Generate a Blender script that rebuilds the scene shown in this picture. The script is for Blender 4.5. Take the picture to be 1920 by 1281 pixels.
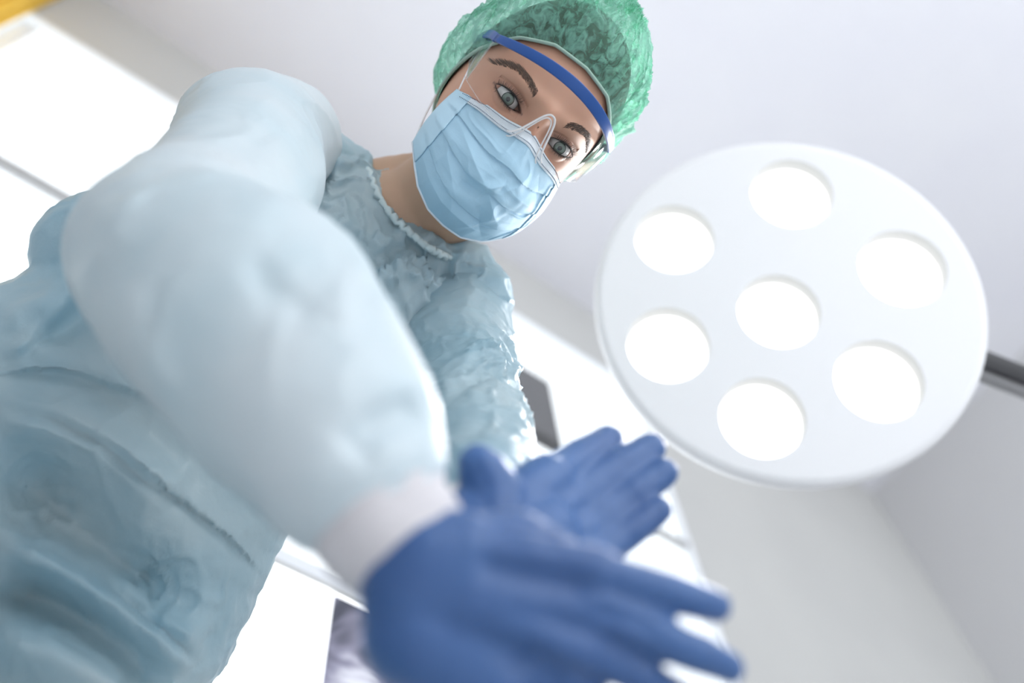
import bpy, bmesh, math, random
import numpy as np
from mathutils import Vector, Matrix

random.seed(4)
for o in list(bpy.data.objects):
    bpy.data.objects.remove(o)
S = bpy.context.scene
COL = S.collection

# ------------------------------------------------------------------ camera
F = 1790.0                       # focal length in pixels of the 1920 px wide frame
def nrm(v):
    v = np.array(v, float)
    return v / np.linalg.norm(v)
CZ = nrm([-140, 990, -F])        # room up, in camera axes
CX = np.array([5000, -3180, -F], float)
CX -= CZ * CX.dot(CZ); CX = nrm(CX)
CY = np.cross(CZ, CX)
R = np.array([CX, CY, CZ])       # camera axes -> room axes
CAM = np.array([0.0, 0.0, 0.30])
cam_data = bpy.data.cameras.new('camera')
cam = bpy.data.objects.new('camera', cam_data)
COL.objects.link(cam)
M = Matrix([[R[0][0], R[0][1], R[0][2], CAM[0]],
            [R[1][0], R[1][1], R[1][2], CAM[1]],
            [R[2][0], R[2][1], R[2][2], CAM[2]],
            [0, 0, 0, 1]])
cam.matrix_world = M
cam_data.sensor_width = 36.0
cam_data.lens = F / 1920 * 36
cam_data.clip_start = 0.02
cam_data.dof.use_dof = True
cam_data.dof.focus_distance = 0.86
cam_data.dof.aperture_fstop = 2.0
S.camera = cam

# ------------------------------------------------------------------ light
world = bpy.data.worlds.new('sky')
S.world = world
world.use_nodes = True
bgn = world.node_tree.nodes['Background']
bgn.inputs['Color'].default_value = (0.93, 0.965, 1.0, 1)
bgn.inputs['Strength'].default_value = 2.75
S.view_settings.view_transform = 'Standard'
S.view_settings.look = 'None'
S.view_settings.gamma = 1
S.view_settings.use_curve_mapping = False
S.view_settings.exposure = 0.0
S.cycles.use_denoising = True
S.cycles.max_bounces = 8
S.cycles.transparent_max_bounces = 16

# ------------------------------------------------------------------ helpers
def W(p):                        # camera axes -> room
    p = np.asarray(p, float)
    return p @ R.T + CAM
def P(px, py, d):                # pixel at depth d -> camera axes
    return np.array([(px - 960) / F * d, (640.5 - py) / F * d, -d])

def tag(o, label=None, cat=None, group=None, kind=None):
    if label: o['label'] = label
    if cat: o['category'] = cat
    if group: o['group'] = group
    if kind: o['kind'] = kind
    return o

def link_mesh(name, v, f, mat, parent=None, loc=(0, 0, 0), smooth=True, mats=None, fm=None):
    """v are room coordinates; the object's origin sits at loc."""
    loc = np.array(loc, float)
    me = bpy.data.meshes.new(name)
    me.from_pydata((np.asarray(v, float) - loc).tolist(), [], [list(map(int, q)) for q in f])
    me.validate()
    for m_ in (mats or [mat]): me.materials.append(m_)
    if fm is not None:
        me.polygons.foreach_set('material_index', np.array(fm, dtype=np.int32))
    if smooth:
        me.polygons.foreach_set('use_smooth', [True] * len(me.polygons))
    o = bpy.data.objects.new(name, me)
    COL.objects.link(o)
    if parent is not None:
        o.parent = parent
        o.location = Vector(loc) - Vector(world_loc(parent))
    else:
        o.location = loc
    return o
def world_loc(o):
    l = Vector(o.location)
    while o.parent:
        o = o.parent
        l += Vector(o.location)
    return l
def empty(name, loc):
    o = bpy.data.objects.new(name, None)
    COL.objects.link(o)
    o.location = loc
    o.empty_display_size = 0.1
    return o

def hashn(ix, iy, iz, s):
    n = (ix * 73856093) ^ (iy * 19349663) ^ (iz * 83492791) ^ (s * 2654435761 & 0x7fffffff)
    n = (n ^ (n >> 13)) * 1274126177 & 0x7fffffff
    n = (n ^ (n >> 16)) & 0x7fffffff
    return (n % 100003) / 100003.0
def noise(p, scale, s=1):        # smooth value noise, -1..1
    q = np.asarray(p) * scale + 1000.0
    i = np.floor(q).astype(np.int64); f = q - i
    f = f * f * f * (f * (f * 6 - 15) + 10)
    r = 0
    for dx in (0, 1):
        for dy in (0, 1):
            for dz in (0, 1):
                h = hashn(i[:, 0] + dx, i[:, 1] + dy, i[:, 2] + dz, s)
                w = (f[:, 0] if dx else 1 - f[:, 0]) * (f[:, 1] if dy else 1 - f[:, 1]) * (f[:, 2] if dz else 1 - f[:, 2])
                r = r + h * w
    return r * 2 - 1
def fbm(p, scale, octv=4, s=1, gain=0.5):
    r = 0; a = 1; t = 0
    for k in range(octv):
        r = r + a * noise(p, scale * 2.03 ** k, s + k * 17); t += a; a *= gain
    return r / t
def ridge(p, scale, s=1):        # 1 on thin ridge lines, 0 elsewhere
    return 1 - np.minimum(1, np.abs(noise(p, scale, s)) * 3.2)
def sst(a, b, x):
    t = np.clip((x - a) / (b - a), 0, 1)
    return t * t * (3 - 2 * t)

_ico = {}
def ico(sub=3):
    if sub not in _ico:
        b = bmesh.new()
        bmesh.ops.create_icosphere(b, subdivisions=sub, radius=1)
        b.verts.ensure_lookup_table()
        _ico[sub] = (np.array([list(v.co) for v in b.verts]), np.array([[v.index for v in f.verts] for f in b.faces]))
        b.free()
    return _ico[sub]

def balls(chain, step=0.35, sub=3):
    """chain: list of (centre, radius) or (centre, (ra, rb, rc), 3x3 axes); dense spheres between the knots."""
    V = []; Fc = []; n = 0
    sv, sf = ico(sub)
    def put(c, r, A):
        nonlocal n
        V.append((sv * np.array(r)) @ A + c); Fc.append(sf + n); n += len(sv)
    for k in range(len(chain)):
        a = chain[k]
        ra = np.array(a[1]) if np.ndim(a[1]) else np.array([a[1]] * 3)
        Aa = a[2] if len(a) > 2 else np.eye(3)
        put(np.array(a[0]), ra, Aa)
        if k + 1 < len(chain):
            b = chain[k + 1]
            rb = np.array(b[1]) if np.ndim(b[1]) else np.array([b[1]] * 3)
            Ab = b[2] if len(b) > 2 else np.eye(3)
            d = np.linalg.norm(np.array(b[0]) - np.array(a[0]))
            m = max(1, int(d / (step * min(ra.min(), rb.min()))))
            for j in range(1, m):
                t = j / m
                Ai = np.array([nrm((1 - t) * Aa[q] + t * Ab[q]) for q in range(3)])
                put((1 - t) * np.array(a[0]) + t * np.array(b[0]), (1 - t) * ra + t * rb, Ai)
    return np.vstack(V), np.vstack(Fc)
def merge(*vf):
    V = []; Fc = []; n = 0
    for v, f in vf:
        V.append(v); Fc.append(np.asarray(f) + n); n += len(v)
    return np.vstack(V), np.vstack(Fc)

def remesh(v, f, voxel, smooth=8):
    """weld overlapping blobs into one continuous skin (all in camera axes); returns verts, quads, normals."""
    me = bpy.data.meshes.new('tmp')
    me.vertices.add(len(v)); me.vertices.foreach_set('co', np.asarray(v, np.float32).ravel())
    f = np.asarray(f, np.int32)
    me.loops.add(f.size); me.loops.foreach_set('vertex_index', f.ravel())
    me.polygons.add(len(f)); me.polygons.foreach_set('loop_start', np.arange(0, f.size, f.shape[1], dtype=np.int32))
    me.update(calc_edges=True)
    o = bpy.data.objects.new('tmp', me); COL.objects.link(o)
    m = o.modifiers.new('r', 'REMESH'); m.mode = 'VOXEL'; m.voxel_size = voxel
    if smooth:
        s = o.modifiers.new('s', 'SMOOTH'); s.factor = 0.5; s.iterations = smooth
    dg = bpy.context.evaluated_depsgraph_get()
    e = o.evaluated_get(dg); em = e.to_mesh()
    n = len(em.vertices)
    V = np.empty(n * 3, np.float32); em.vertices.foreach_get('co', V); V = V.reshape(-1, 3).astype(float)
    Fc = [tuple(p.vertices) for p in em.polygons]
    e.to_mesh_clear()
    bpy.data.objects.remove(o); bpy.data.meshes.remove(me)
    Fq = np.array([q if len(q) == 4 else q + (q[-1],) for q in Fc])
    return V, Fq
def normals(V, Fq):
    a = V[Fq[:, 2]] - V[Fq[:, 0]]; b = V[Fq[:, 3]] - V[Fq[:, 1]]
    fn = np.cross(a, b)
    N = np.zeros_like(V)
    for k in range(4): np.add.at(N, Fq[:, k], fn)
    return N / (np.linalg.norm(N, axis=1)[:, None] + 1e-12)
def lap(V, Fq, it):
    for _ in range(it):
        S_ = np.zeros_like(V); C_ = np.zeros(len(V))
        for k in range(4):
            j = (k + 1) % 4
            np.add.at(S_, Fq[:, k], V[Fq[:, j]]); np.add.at(C_, Fq[:, k], 1)
            np.add.at(S_, Fq[:, j], V[Fq[:, k]]); np.add.at(C_, Fq[:, j], 1)
        V = 0.5 * V + 0.5 * S_ / C_[:, None]
    return V
def proj(V):
    return np.stack([960 + V[:, 0] / -V[:, 2] * F, 640.5 - V[:, 1] / -V[:, 2] * F], 1)

def sculpt(V, N, strokes, gain=1.0):
    """carve folds in the cloth: each stroke is (kind, amplitude m, width px, polyline)."""
    uv = proj(V); face = np.clip(-(N * V).sum(1) / np.linalg.norm(V, axis=1) * 2.5, 0, 1)
    D = np.zeros(len(V))
    for kind, amp, w, pl in strokes:
        pl = np.array(pl, float)
        seg = np.linalg.norm(np.diff(pl, axis=0), axis=1); L = seg.sum(); acc = 0
        best = np.full(len(V), 1e9); sd = np.zeros(len(V)); tt = np.zeros(len(V))
        for k in range(len(pl) - 1):
            a, b = pl[k], pl[k + 1]; ab = b - a
            t = np.clip(((uv - a) @ ab) / (ab @ ab), 0, 1)
            q = uv - (a + t[:, None] * ab)
            d = np.hypot(q[:, 0], q[:, 1])
            s = np.sign(ab[0] * q[:, 1] - ab[1] * q[:, 0])
            u = d < best
            best[u] = d[u]; sd[u] = (d * s)[u]; tt[u] = ((acc + t * seg[k]) / L)[u]
            acc += seg[k]
        taper = np.clip(np.sin(np.pi * np.clip(tt, 0.02, 0.98)) * 1.8, 0, 1)
        x = sd / w
        if kind == 'g': pr = np.exp(-x * x)                                   # soft roll (+) or valley (-)
        elif kind == 'c': pr = np.clip(1 - np.abs(x), 0, 1) ** 1.5             # sharp crease
        else: pr = np.where(x < 0, np.exp(-np.abs(x) * 1.2), 0) * sst(-0.08, 0.0, -x) - 0.35 * np.exp(-((x - 0.12) / 0.25) ** 2)  # overlap: lip on the negative side
        D += gain * amp * pr * taper
    T_ = -V / np.linalg.norm(V, axis=1)[:, None]
    return V + (T_ * 0.8 + N * 0.2) * (D * face)[:, None]

def tube(pts, r, seg=8, closed=False, flat=None):
    """swept tube; r number or list; flat=(w, h, up) gives a ribbon section."""
    pts = np.array(pts, float); n = len(pts)
    rr = np.full(n, r) if np.ndim(r) == 0 else np.array(r)
    V = []; Fc = []
    up = np.array([0.13, 0.4, 0.9])
    for i in range(n):
        a = pts[(i - 1) % n if closed else max(i - 1, 0)]; b = pts[(i + 1) % n if closed else min(i + 1, n - 1)]
        t = nrm(b - a)
        if flat is not None: up = np.array(flat[2] if np.ndim(flat[2]) == 1 else flat[2][i])
        x = nrm(np.cross(up, t)); y = np.cross(t, x)
        if flat is None: up = y
        for k in range(seg):
            th = 2 * math.pi * k / seg
            if flat is None: V.append(pts[i] + rr[i] * (math.cos(th) * x + math.sin(th) * y))
            else:
                c, s = math.cos(th), math.sin(th)
                V.append(pts[i] + flat[0] / 2 * math.copysign(abs(c) ** 0.35, c) * x * (rr[i]) + flat[1] / 2 * math.copysign(abs(s) ** 0.35, s) * y * (rr[i]))
    m = n if closed else n - 1
    for i in range(m):
        for k in range(seg):
            a = i * seg + k; b = i * seg + (k + 1) % seg; c = ((i + 1) % n) * seg + (k + 1) % seg; d = ((i + 1) % n) * seg + k
            Fc.append((a, b, c, d))
    if not closed:
        V.append(pts[0]); V.append(pts[-1]); q = len(V) - 2
        for k in range(seg):
            Fc.append((q, (k + 1) % seg, k, k)); Fc.append((q + 1, (n - 1) * seg + k, (n - 1) * seg + (k + 1) % seg, (n - 1) * seg + (k + 1) % seg))
    return np.array(V), np.array(Fc)
def smoothline(pts, n=40):       # Catmull-Rom
    p = np.array(pts, float); p = np.vstack([2 * p[0] - p[1], p, 2 * p[-1] - p[-2]])
    out = []; m = len(p) - 3
    for i in range(n):
        u = i / (n - 1) * m; k = min(int(u), m - 1); t = u - k
        a, b, c, d = p[k:k + 4]
        out.append(0.5 * ((2 * b) + (-a + c) * t + (2 * a - 5 * b + 4 * c - d) * t * t + (-a + 3 * b - 3 * c + d) * t ** 3))
    return np.array(out)
def tri_fix(Fc):
    return [tuple(dict.fromkeys(map(int, q))) for q in Fc]
def mk(name, V, Fc, mat, parent=None, smooth=True, loc=None, **k):
    """camera-axes mesh -> object in the room"""
    if loc is None: loc = world_loc(parent) if parent is not None else (0, 0, 0)
    return link_mesh(name, W(V), tri_fix(Fc), mat, parent, loc, smooth, **k)
def boxv(x0, x1, y0, y1, z0, z1):
    v = [(x, y, z) for x in (x0, x1) for y in (y0, y1) for z in (z0, z1)]
    f = [(0, 1, 3, 2), (4, 6, 7, 5), (0, 4, 5, 1), (2, 3, 7, 6), (0, 2, 6, 4), (1, 5, 7, 3)]
    return np.array(v, float), f
def mkbox(name, b, mat, parent=None, bevel=0.0):
    v, f = boxv(*b)
    loc = world_loc(parent) if parent is not None else ((b[0] + b[1]) / 2, (b[2] + b[3]) / 2, b[4])
    o = link_mesh(name, v, f, mat, parent, loc, False)
    if bevel:
        m = o.modifiers.new('bevel', 'BEVEL'); m.width = bevel; m.segments = 3
    return o

# ------------------------------------------------------------------ materials
def mat(name, col, rough=0.5, **kw):
    m = bpy.data.materials.new(name); m.use_nodes = True
    b = m.node_tree.nodes['Principled BSDF']
    b.inputs['Base Color'].default_value = (*col, 1)
    b.inputs['Roughness'].default_value = rough
    for k, v in kw.items():
        b.inputs[k.replace('_', ' ')].default_value = v
    return m
def nt(m): return m.node_tree.nodes, m.node_tree.links, m.node_tree.nodes['Principled BSDF']
def add_bump(m, scale, strength, dist, detail=6, kind='noise'):
    n, l, b = nt(m)
    tc = n.new('ShaderNodeTexCoord')
    t = n.new('ShaderNodeTexNoise' if kind == 'noise' else 'ShaderNodeTexVoronoi')
    t.inputs['Scale'].default_value = scale
    if kind == 'noise': t.inputs['Detail'].default_value = detail
    bu = n.new('ShaderNodeBump'); bu.inputs['Strength'].default_value = strength; bu.inputs['Distance'].default_value = dist
    l.new(tc.outputs['Object'], t.inputs['Vector']); l.new(t.outputs[0], bu.inputs['Height']); l.new(bu.outputs['Normal'], b.inputs['Normal'])
    return t
def add_mottle(m, c1, c2, scale, lo=0.35, hi=0.65):
    n, l, b = nt(m)
    tc = n.new('ShaderNodeTexCoord'); t = n.new('ShaderNodeTexNoise'); t.inputs['Scale'].default_value = scale; t.inputs['Detail'].default_value = 5
    cr = n.new('ShaderNodeValToRGB'); cr.color_ramp.elements[0].position = lo; cr.color_ramp.elements[1].position = hi
    cr.color_ramp.elements[0].color = (*c1, 1); cr.color_ramp.elements[1].color = (*c2, 1)
    l.new(tc.outputs['Object'], t.inputs['Vector']); l.new(t.outputs[0], cr.inputs[0]); l.new(cr.outputs[0], b.inputs['Base Color'])
def translucent(m, col, fac):
    n, l, b = nt(m)
    out = [x for x in n if x.type == 'OUTPUT_MATERIAL'][0]
    t = n.new('ShaderNodeBsdfTranslucent'); t.inputs['Color'].default_value = (*col, 1)
    mx = n.new('ShaderNodeMixShader'); mx.inputs[0].default_value = fac
    l.new(b.outputs[0], mx.inputs[1]); l.new(t.outputs[0], mx.inputs[2]); l.new(mx.outputs[0], out.inputs['Surface'])
    return mx

M_ceil = mat('ceiling_paint', (0.80, 0.80, 0.85), 0.9)
add_mottle(M_ceil, (0.79, 0.79, 0.845), (0.81, 0.81, 0.855), 3)
M_wall = mat('wall_paint', (0.55, 0.55, 0.54), 0.9)
add_mottle(M_wall, (0.53, 0.53, 0.52), (0.56, 0.56, 0.545), 2)
M_wallr = mat('side_wall_paint', (0.62, 0.62, 0.63), 0.9)
M_yellow = mat('yellow_paint', (0.80, 0.50, 0.06), 0.8)
add_mottle(M_yellow, (0.78, 0.48, 0.05), (0.82, 0.53, 0.07), 4)
M_floor = mat('floor_vinyl', (0.75, 0.76, 0.77), 0.35)
add_mottle(M_floor, (0.70, 0.71, 0.72), (0.80, 0.80, 0.80), 14)
M_frame = mat('window_frame_grey', (0.36, 0.36, 0.37), 0.5)
M_white = mat('white_enamel', (0.88, 0.88, 0.90), 0.35)
M_dark = mat('dark_grey_plastic', (0.07, 0.07, 0.075), 0.35)
add_bump(M_dark, 200, 0.1, 0.001)
M_arm = mat('lamp_arm_metal', (0.045, 0.045, 0.05), 0.35, Metallic=0.3)
M_arm2 = mat('lamp_arm_grey', (0.22, 0.22, 0.23), 0.45)
M_steel = mat('brushed_steel', (0.6, 0.6, 0.62), 0.3, Metallic=1.0)

def emis(name, col, s):
    m = mat(name, (0.9, 0.9, 0.9), 0.3)
    b = m.node_tree.nodes['Principled BSDF']
    b.inputs['Emission Color'].default_value = (*col, 1); b.inputs['Emission Strength'].default_value = s
    return m
M_lens = emis('lamp_lens_glow', (1.0, 0.99, 0.98), 1.5)
M_panel = emis('lightbox_panel', (0.97, 0.99, 1.0), 1.6)

def glass(name, tint=(1, 1, 1), spec=0.6):
    m = bpy.data.materials.new(name); m.use_nodes = True
    n = m.node_tree.nodes; l = m.node_tree.links
    n.clear()
    out = n.new('ShaderNodeOutputMaterial'); tr = n.new('ShaderNodeBsdfTransparent'); gl = n.new('ShaderNodeBsdfGlossy')
    tr.inputs[0].default_value = (*tint, 1); gl.inputs['Roughness'].default_value = 0.03
    fr = n.new('ShaderNodeLayerWeight'); fr.inputs['Blend'].default_value = 0.25
    mm = n.new('ShaderNodeMath'); mm.operation = 'MULTIPLY'; mm.inputs[1].default_value = spec
    mx = n.new('ShaderNodeMixShader')
    l.new(fr.outputs['Fresnel'], mm.inputs[0]); l.new(mm.outputs[0], mx.inputs[0])
    l.new(tr.outputs[0], mx.inputs[1]); l.new(gl.outputs[0], mx.inputs[2]); l.new(mx.outputs[0], out.inputs[0])
    return m
M_glass = glass('window_glass', (0.99, 1, 1), 0.5)
M_gog = glass('goggle_lens_clear', (0.97, 0.98, 0.98), 0.55)

# skin: tint attribute carries lips, lashes line and a darker brown over lids and sockets
M_skin = mat('skin', (0.62, 0.38, 0.27), 0.48)
_n, _l, _b = nt(M_skin)
_a = _n.new('ShaderNodeVertexColor'); _a.layer_name = 'tint'
_l.new(_a.outputs['Color'], _b.inputs['Base Color'])
_b.inputs['Subsurface Weight'].default_value = 0.12
_b.inputs['Subsurface Radius'].default_value = (0.01, 0.004, 0.002)
_b.inputs['Subsurface Scale'].default_value = 0.6
add_bump(M_skin, 900, 0.06, 0.0005)

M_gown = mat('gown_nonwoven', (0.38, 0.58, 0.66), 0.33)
add_mottle(M_gown, (0.37, 0.53, 0.61), (0.56, 0.67, 0.71), 7)  # mottle range puts fold shading and crinkle highlights into the colour
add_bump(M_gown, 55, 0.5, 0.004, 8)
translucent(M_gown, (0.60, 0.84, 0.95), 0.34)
M_gown_lit = mat('gown_nonwoven_lit', (0.58, 0.75, 0.80), 0.40)  # paler copy of the gown fabric: lamplight on the near sleeve put into colour
add_mottle(M_gown_lit, (0.70, 0.83, 0.89), (0.80, 0.87, 0.91), 9)
add_bump(M_gown_lit, 45, 0.3, 0.003, 8)
translucent(M_gown_lit, (0.66, 0.84, 0.92), 0.25)
M_bind = mat('collar_binding', (0.62, 0.74, 0.76), 0.6)
add_bump(M_bind, 250, 0.5, 0.002)
M_cuff = mat('knit_cuff_white', (0.72, 0.70, 0.73), 0.85)
add_bump(M_cuff, 350, 0.5, 0.0015)
M_glove = mat('blue_nitrile', (0.045, 0.135, 0.42), 0.36, Sheen_Weight=0.15, Sheen_Roughness=0.45)
_nn, _ll, _bb = nt(M_glove); _bb.inputs['Sheen Tint'].default_value = (0.5, 0.7, 1.0, 1)
add_mottle(M_glove, (0.034, 0.096, 0.27), (0.052, 0.135, 0.34), 10)
add_bump(M_glove, 120, 0.15, 0.001)
M_mask = mat('mask_blue', (0.46, 0.70, 0.86), 0.65)
add_bump(M_mask, 700, 0.25, 0.0006)
translucent(M_mask, (0.55, 0.80, 0.95), 0.12)
M_maskw = mat('mask_white', (0.76, 0.83, 0.89), 0.7)
add_bump(M_maskw, 500, 0.3, 0.0006)
M_side = mat('mask_side_blue', (0.52, 0.74, 0.88), 0.6)
M_stitch = mat('weld_dots', (0.12, 0.17, 0.24), 0.7)
M_cord = mat('ear_loop_cord', (0.85, 0.85, 0.86), 0.7)
M_bar = mat('goggle_blue', (0.015, 0.085, 0.33), 0.28)
add_bump(M_bar, 60, 0.02, 0.001)
M_clear = mat('clear_plastic_edge', (0.78, 0.77, 0.78), 0.12, Alpha=0.18)
M_hair = mat('dark_hair', (0.055, 0.035, 0.025), 0.5)
add_bump(M_hair, 160, 0.6, 0.002)
M_brow = mat('brow_hair', (0.14, 0.085, 0.06), 0.6)
M_lash = mat('lash_hair', (0.02, 0.014, 0.012), 0.6)
M_scl = mat('eye_white', (0.62, 0.60, 0.58), 0.12)
M_iris = mat('iris_grey_green', (0.13, 0.17, 0.14), 0.08, Coat_Weight=1.0)
M_limb = mat('iris_rim', (0.03, 0.04, 0.04), 0.1)
M_pup = mat('pupil', (0.003, 0.003, 0.003), 0.05, Coat_Weight=1.0)
M_elas = mat('cap_elastic', (0.35, 0.50, 0.42), 0.7)

# bouffant cap: thin see-through non-woven with denser fibre clumps
M_cap = bpy.data.materials.new('cap_green'); M_cap.use_nodes = True
n, l, b = nt(M_cap)
b.inputs['Base Color'].default_value = (0.27, 0.56, 0.46, 1); b.inputs['Roughness'].default_value = 0.6
out = [x for x in n if x.type == 'OUTPUT_MATERIAL'][0]
tl = n.new('ShaderNodeBsdfTranslucent'); tl.inputs[0].default_value = (0.55, 0.97, 0.80, 1)
m1 = n.new('ShaderNodeMixShader'); m1.inputs[0].default_value = 0.35
tr = n.new('ShaderNodeBsdfTransparent'); tr.inputs[0].default_value = (0.75, 0.95, 0.86, 1)
m2 = n.new('ShaderNodeMixShader')
tc = n.new('ShaderNodeTexCoord'); no = n.new('ShaderNodeTexNoise'); no.inputs['Scale'].default_value = 70; no.inputs['Detail'].default_value = 8; no.inputs['Distortion'].default_value = 1.5
mr = n.new('ShaderNodeMapRange'); mr.inputs[1].default_value = 0.38; mr.inputs[2].default_value = 0.62; mr.inputs[3].default_value = 0.82; mr.inputs[4].default_value = 0.15
bu = n.new('ShaderNodeBump'); bu.inputs['Strength'].default_value = 0.6; bu.inputs['Distance'].default_value = 0.002
l.new(tc.outputs['Object'], no.inputs['Vector']); l.new(no.outputs[0], mr.inputs[0]); l.new(mr.outputs[0], m2.inputs[0])
l.new(no.outputs[0], bu.inputs['Height']); l.new(bu.outputs[0], b.inputs['Normal'])
l.new(b.outputs[0], m1.inputs[1]); l.new(tl.outputs[0], m1.inputs[2]); l.new(m1.outputs[0], m2.inputs[1]); l.new(tr.outputs[0], m2.inputs[2]); l.new(m2.outputs[0], out.inputs['Surface'])

# radiograph film: mottled violet-grey picture lit from behind
M_film = emis('radiograph_film', (1, 1, 1), 1.0)
n, l, b = nt(M_film)
tc = n.new('ShaderNodeTexCoord'); no = n.new('ShaderNodeTexNoise'); no.inputs['Scale'].default_value = 8; no.inputs['Detail'].default_value = 3; no.inputs['Distortion'].default_value = 1.2
cr = n.new('ShaderNodeValToRGB')
cr.color_ramp.elements[0].position = 0.42; cr.color_ramp.elements[0].color = (0.04, 0.045, 0.07, 1)
cr.color_ramp.elements[1].position = 0.66; cr.color_ramp.elements[1].color = (0.85, 0.88, 1.0, 1)
e_ = cr.color_ramp.elements.new(0.55); e_.color = (0.30, 0.30, 0.42, 1)
l.new(tc.outputs['Object'], no.inputs['Vector']); l.new(no.outputs[0], cr.inputs[0]); l.new(cr.outputs[0], b.inputs['Emission Color'])
b.inputs['Base Color'].default_value = (0.02, 0.02, 0.03, 1)

# ------------------------------------------------------------------ room
K = 3.0 / 2.25
YW = 0.7258 * K                     # plane of the window wall
XR = 2.085 * K; XL = -0.461 * K
ZC = CAM[2] + 3.0
WX0, WX1 = -0.448 * K, 1.075 * K    # window
WT = CAM[2] + 1.945 * K; WB = CAM[2] + 0.85 * K; WM = CAM[2] + 1.375 * K
T = 0.16; TB = 0.03
def struct(name, b, m):
    o = mkbox(name, b, m); o['kind'] = 'structure'; return o
struct('floor', (XL - T, XR + T, -2.6, YW + T, -0.1, 0.0), M_floor)
struct('ceiling', (XL - T, XR + T, -2.6, YW + T, ZC, ZC + 0.1), M_ceil)
struct('wall_right', (XR, XR + T, -2.6, YW + T, 0.0, ZC), M_wallr)
struct('wall_left', (XL - T, XL, -2.6, YW + T, 0.0, ZC), M_wallr)
cu_v = []; cu_n = 60
for i in range(cu_n):
    y_ = YW - 0.004 - 0.42 * i / (cu_n - 1); x_ = XL + 0.030 + 0.014 * math.sin(i * 0.95)
    cu_v += [(x_, y_, 1.9), (x_, y_, ZC - 0.02)]
cur = link_mesh('curtain', cu_v, [(2 * i, 2 * i + 1, 2 * i + 3, 2 * i + 2) for i in range(cu_n - 1)], M_yellow, None, (XL + .03, YW - .2, 1.9))
cs_ = cur.modifiers.new('thick', 'SOLIDIFY'); cs_.thickness = 0.003
tag(cur, 'yellow curtain hanging in the corner beside the bright window', 'curtain')
# window wall with its opening, one mesh
vs = []; fs = []; c = 0
for b_ in ((XL, WX0, YW, YW + TB, 0, ZC), (WX1, XR, YW, YW + TB, 0, ZC), (WX0, WX1, YW, YW + TB, WT, ZC), (WX0, WX1, YW, YW + TB, 0, WB)):
    v, f = boxv(*b_); vs.append(v); fs += [tuple(i + c for i in q) for q in f]; c += 8
wb = link_mesh('wall_back', np.vstack(vs), fs, M_wall, None, ((XL + XR) / 2, YW, 0), False); wb['kind'] = 'structure'
win = empty('window_1', ((WX0 + WX1) / 2, YW + 0.02, WB)); tag(win, kind='structure')
fw = 0.012
fr = []; fsx = []; c = 0
for b_ in ((WX0, WX0 + fw, YW + .002, YW + .022, WB, WT), (WX1 - fw, WX1, YW + .002, YW + .022, WB, WT), (WX0 + fw, WX1 - fw, YW + .002, YW + .022, WT - fw, WT), (WX0 + fw, WX1 - fw, YW + .002, YW + .022, WB, WB + 0.03)):
    v, f = boxv(*b_); fr.append(v); fsx += [tuple(i + c for i in q) for q in f]; c += 8
link_mesh('frame', np.vstack(fr), fsx, mat('window_frame_pale', (0.86, 0.88, 0.92), 0.4), win, world_loc(win), False)
mkbox('transom', (WX0 + fw, WX1 - fw, YW + .002, YW + .022, WM - 0.007, WM + 0.007), M_frame, win)
mkbox('pane', (WX0 + fw, WX1 - fw, YW + .012, YW + .016, WM + 0.012, WT - fw), M_glass, win)
mkbox('pane', (WX0 + fw, WX1 - fw, YW + .012, YW + .016, WB + 0.03, WM - 0.012), M_glass, win)

# dark wall screen in front of the window
dm = empty('wall_monitor', (0.70 * K, YW - 0.03, CAM[2] + 1.44 * K))
tag(dm, 'narrow dark grey screen against the bright window beside the gowned left sleeve', 'monitor')
mz0, mz1 = CAM[2] + 1.390 * K, CAM[2] + 1.622 * K
o = mkbox('housing', (0.59 * K, 0.738 * K, YW - 0.045, YW - 0.02, mz0, mz1), M_dark, dm, 0.004)
mkbox('screen', (0.598 * K, 0.731 * K, YW - 0.0475, YW - 0.0445, mz0 + 0.01, mz1 - 0.01), mat('screen_grey', (0.12, 0.12, 0.125), 0.2), dm)
mkbox('bracket', (0.64 * K, 0.66 * K, YW - 0.03, YW + 0.01, WM - 0.012, mz0 + 0.05), M_arm2, dm)

# lit viewing box with a radiograph under the window
lb = empty('light_box', (0.30 * K, YW, CAM[2] + 0.45 * K))
tag(lb, 'glowing white x-ray viewing box on the wall under the window', 'light box')
lz0, lz1 = CAM[2] + 0.50 * K, CAM[2] + 0.800 * K
mkbox('housing', (0.05 * K, 0.62 * K, YW - 0.05, YW, lz0, lz1), M_white, lb, 0.004)
mkbox('light_panel', (0.06 * K, 0.61 * K, YW - 0.053, YW - 0.0495, lz0 + 0.01, lz1 - 0.006), M_panel, lb)
fl = mkbox('radiograph_film', (0.327 * K, 0.56 * K, YW - 0.0555, YW - 0.0535, lz0 + 0.02, lz1 - 0.016), M_film)
tag(fl, 'mottled violet-grey x-ray film clipped on the glowing light box', 'x-ray film')

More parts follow.
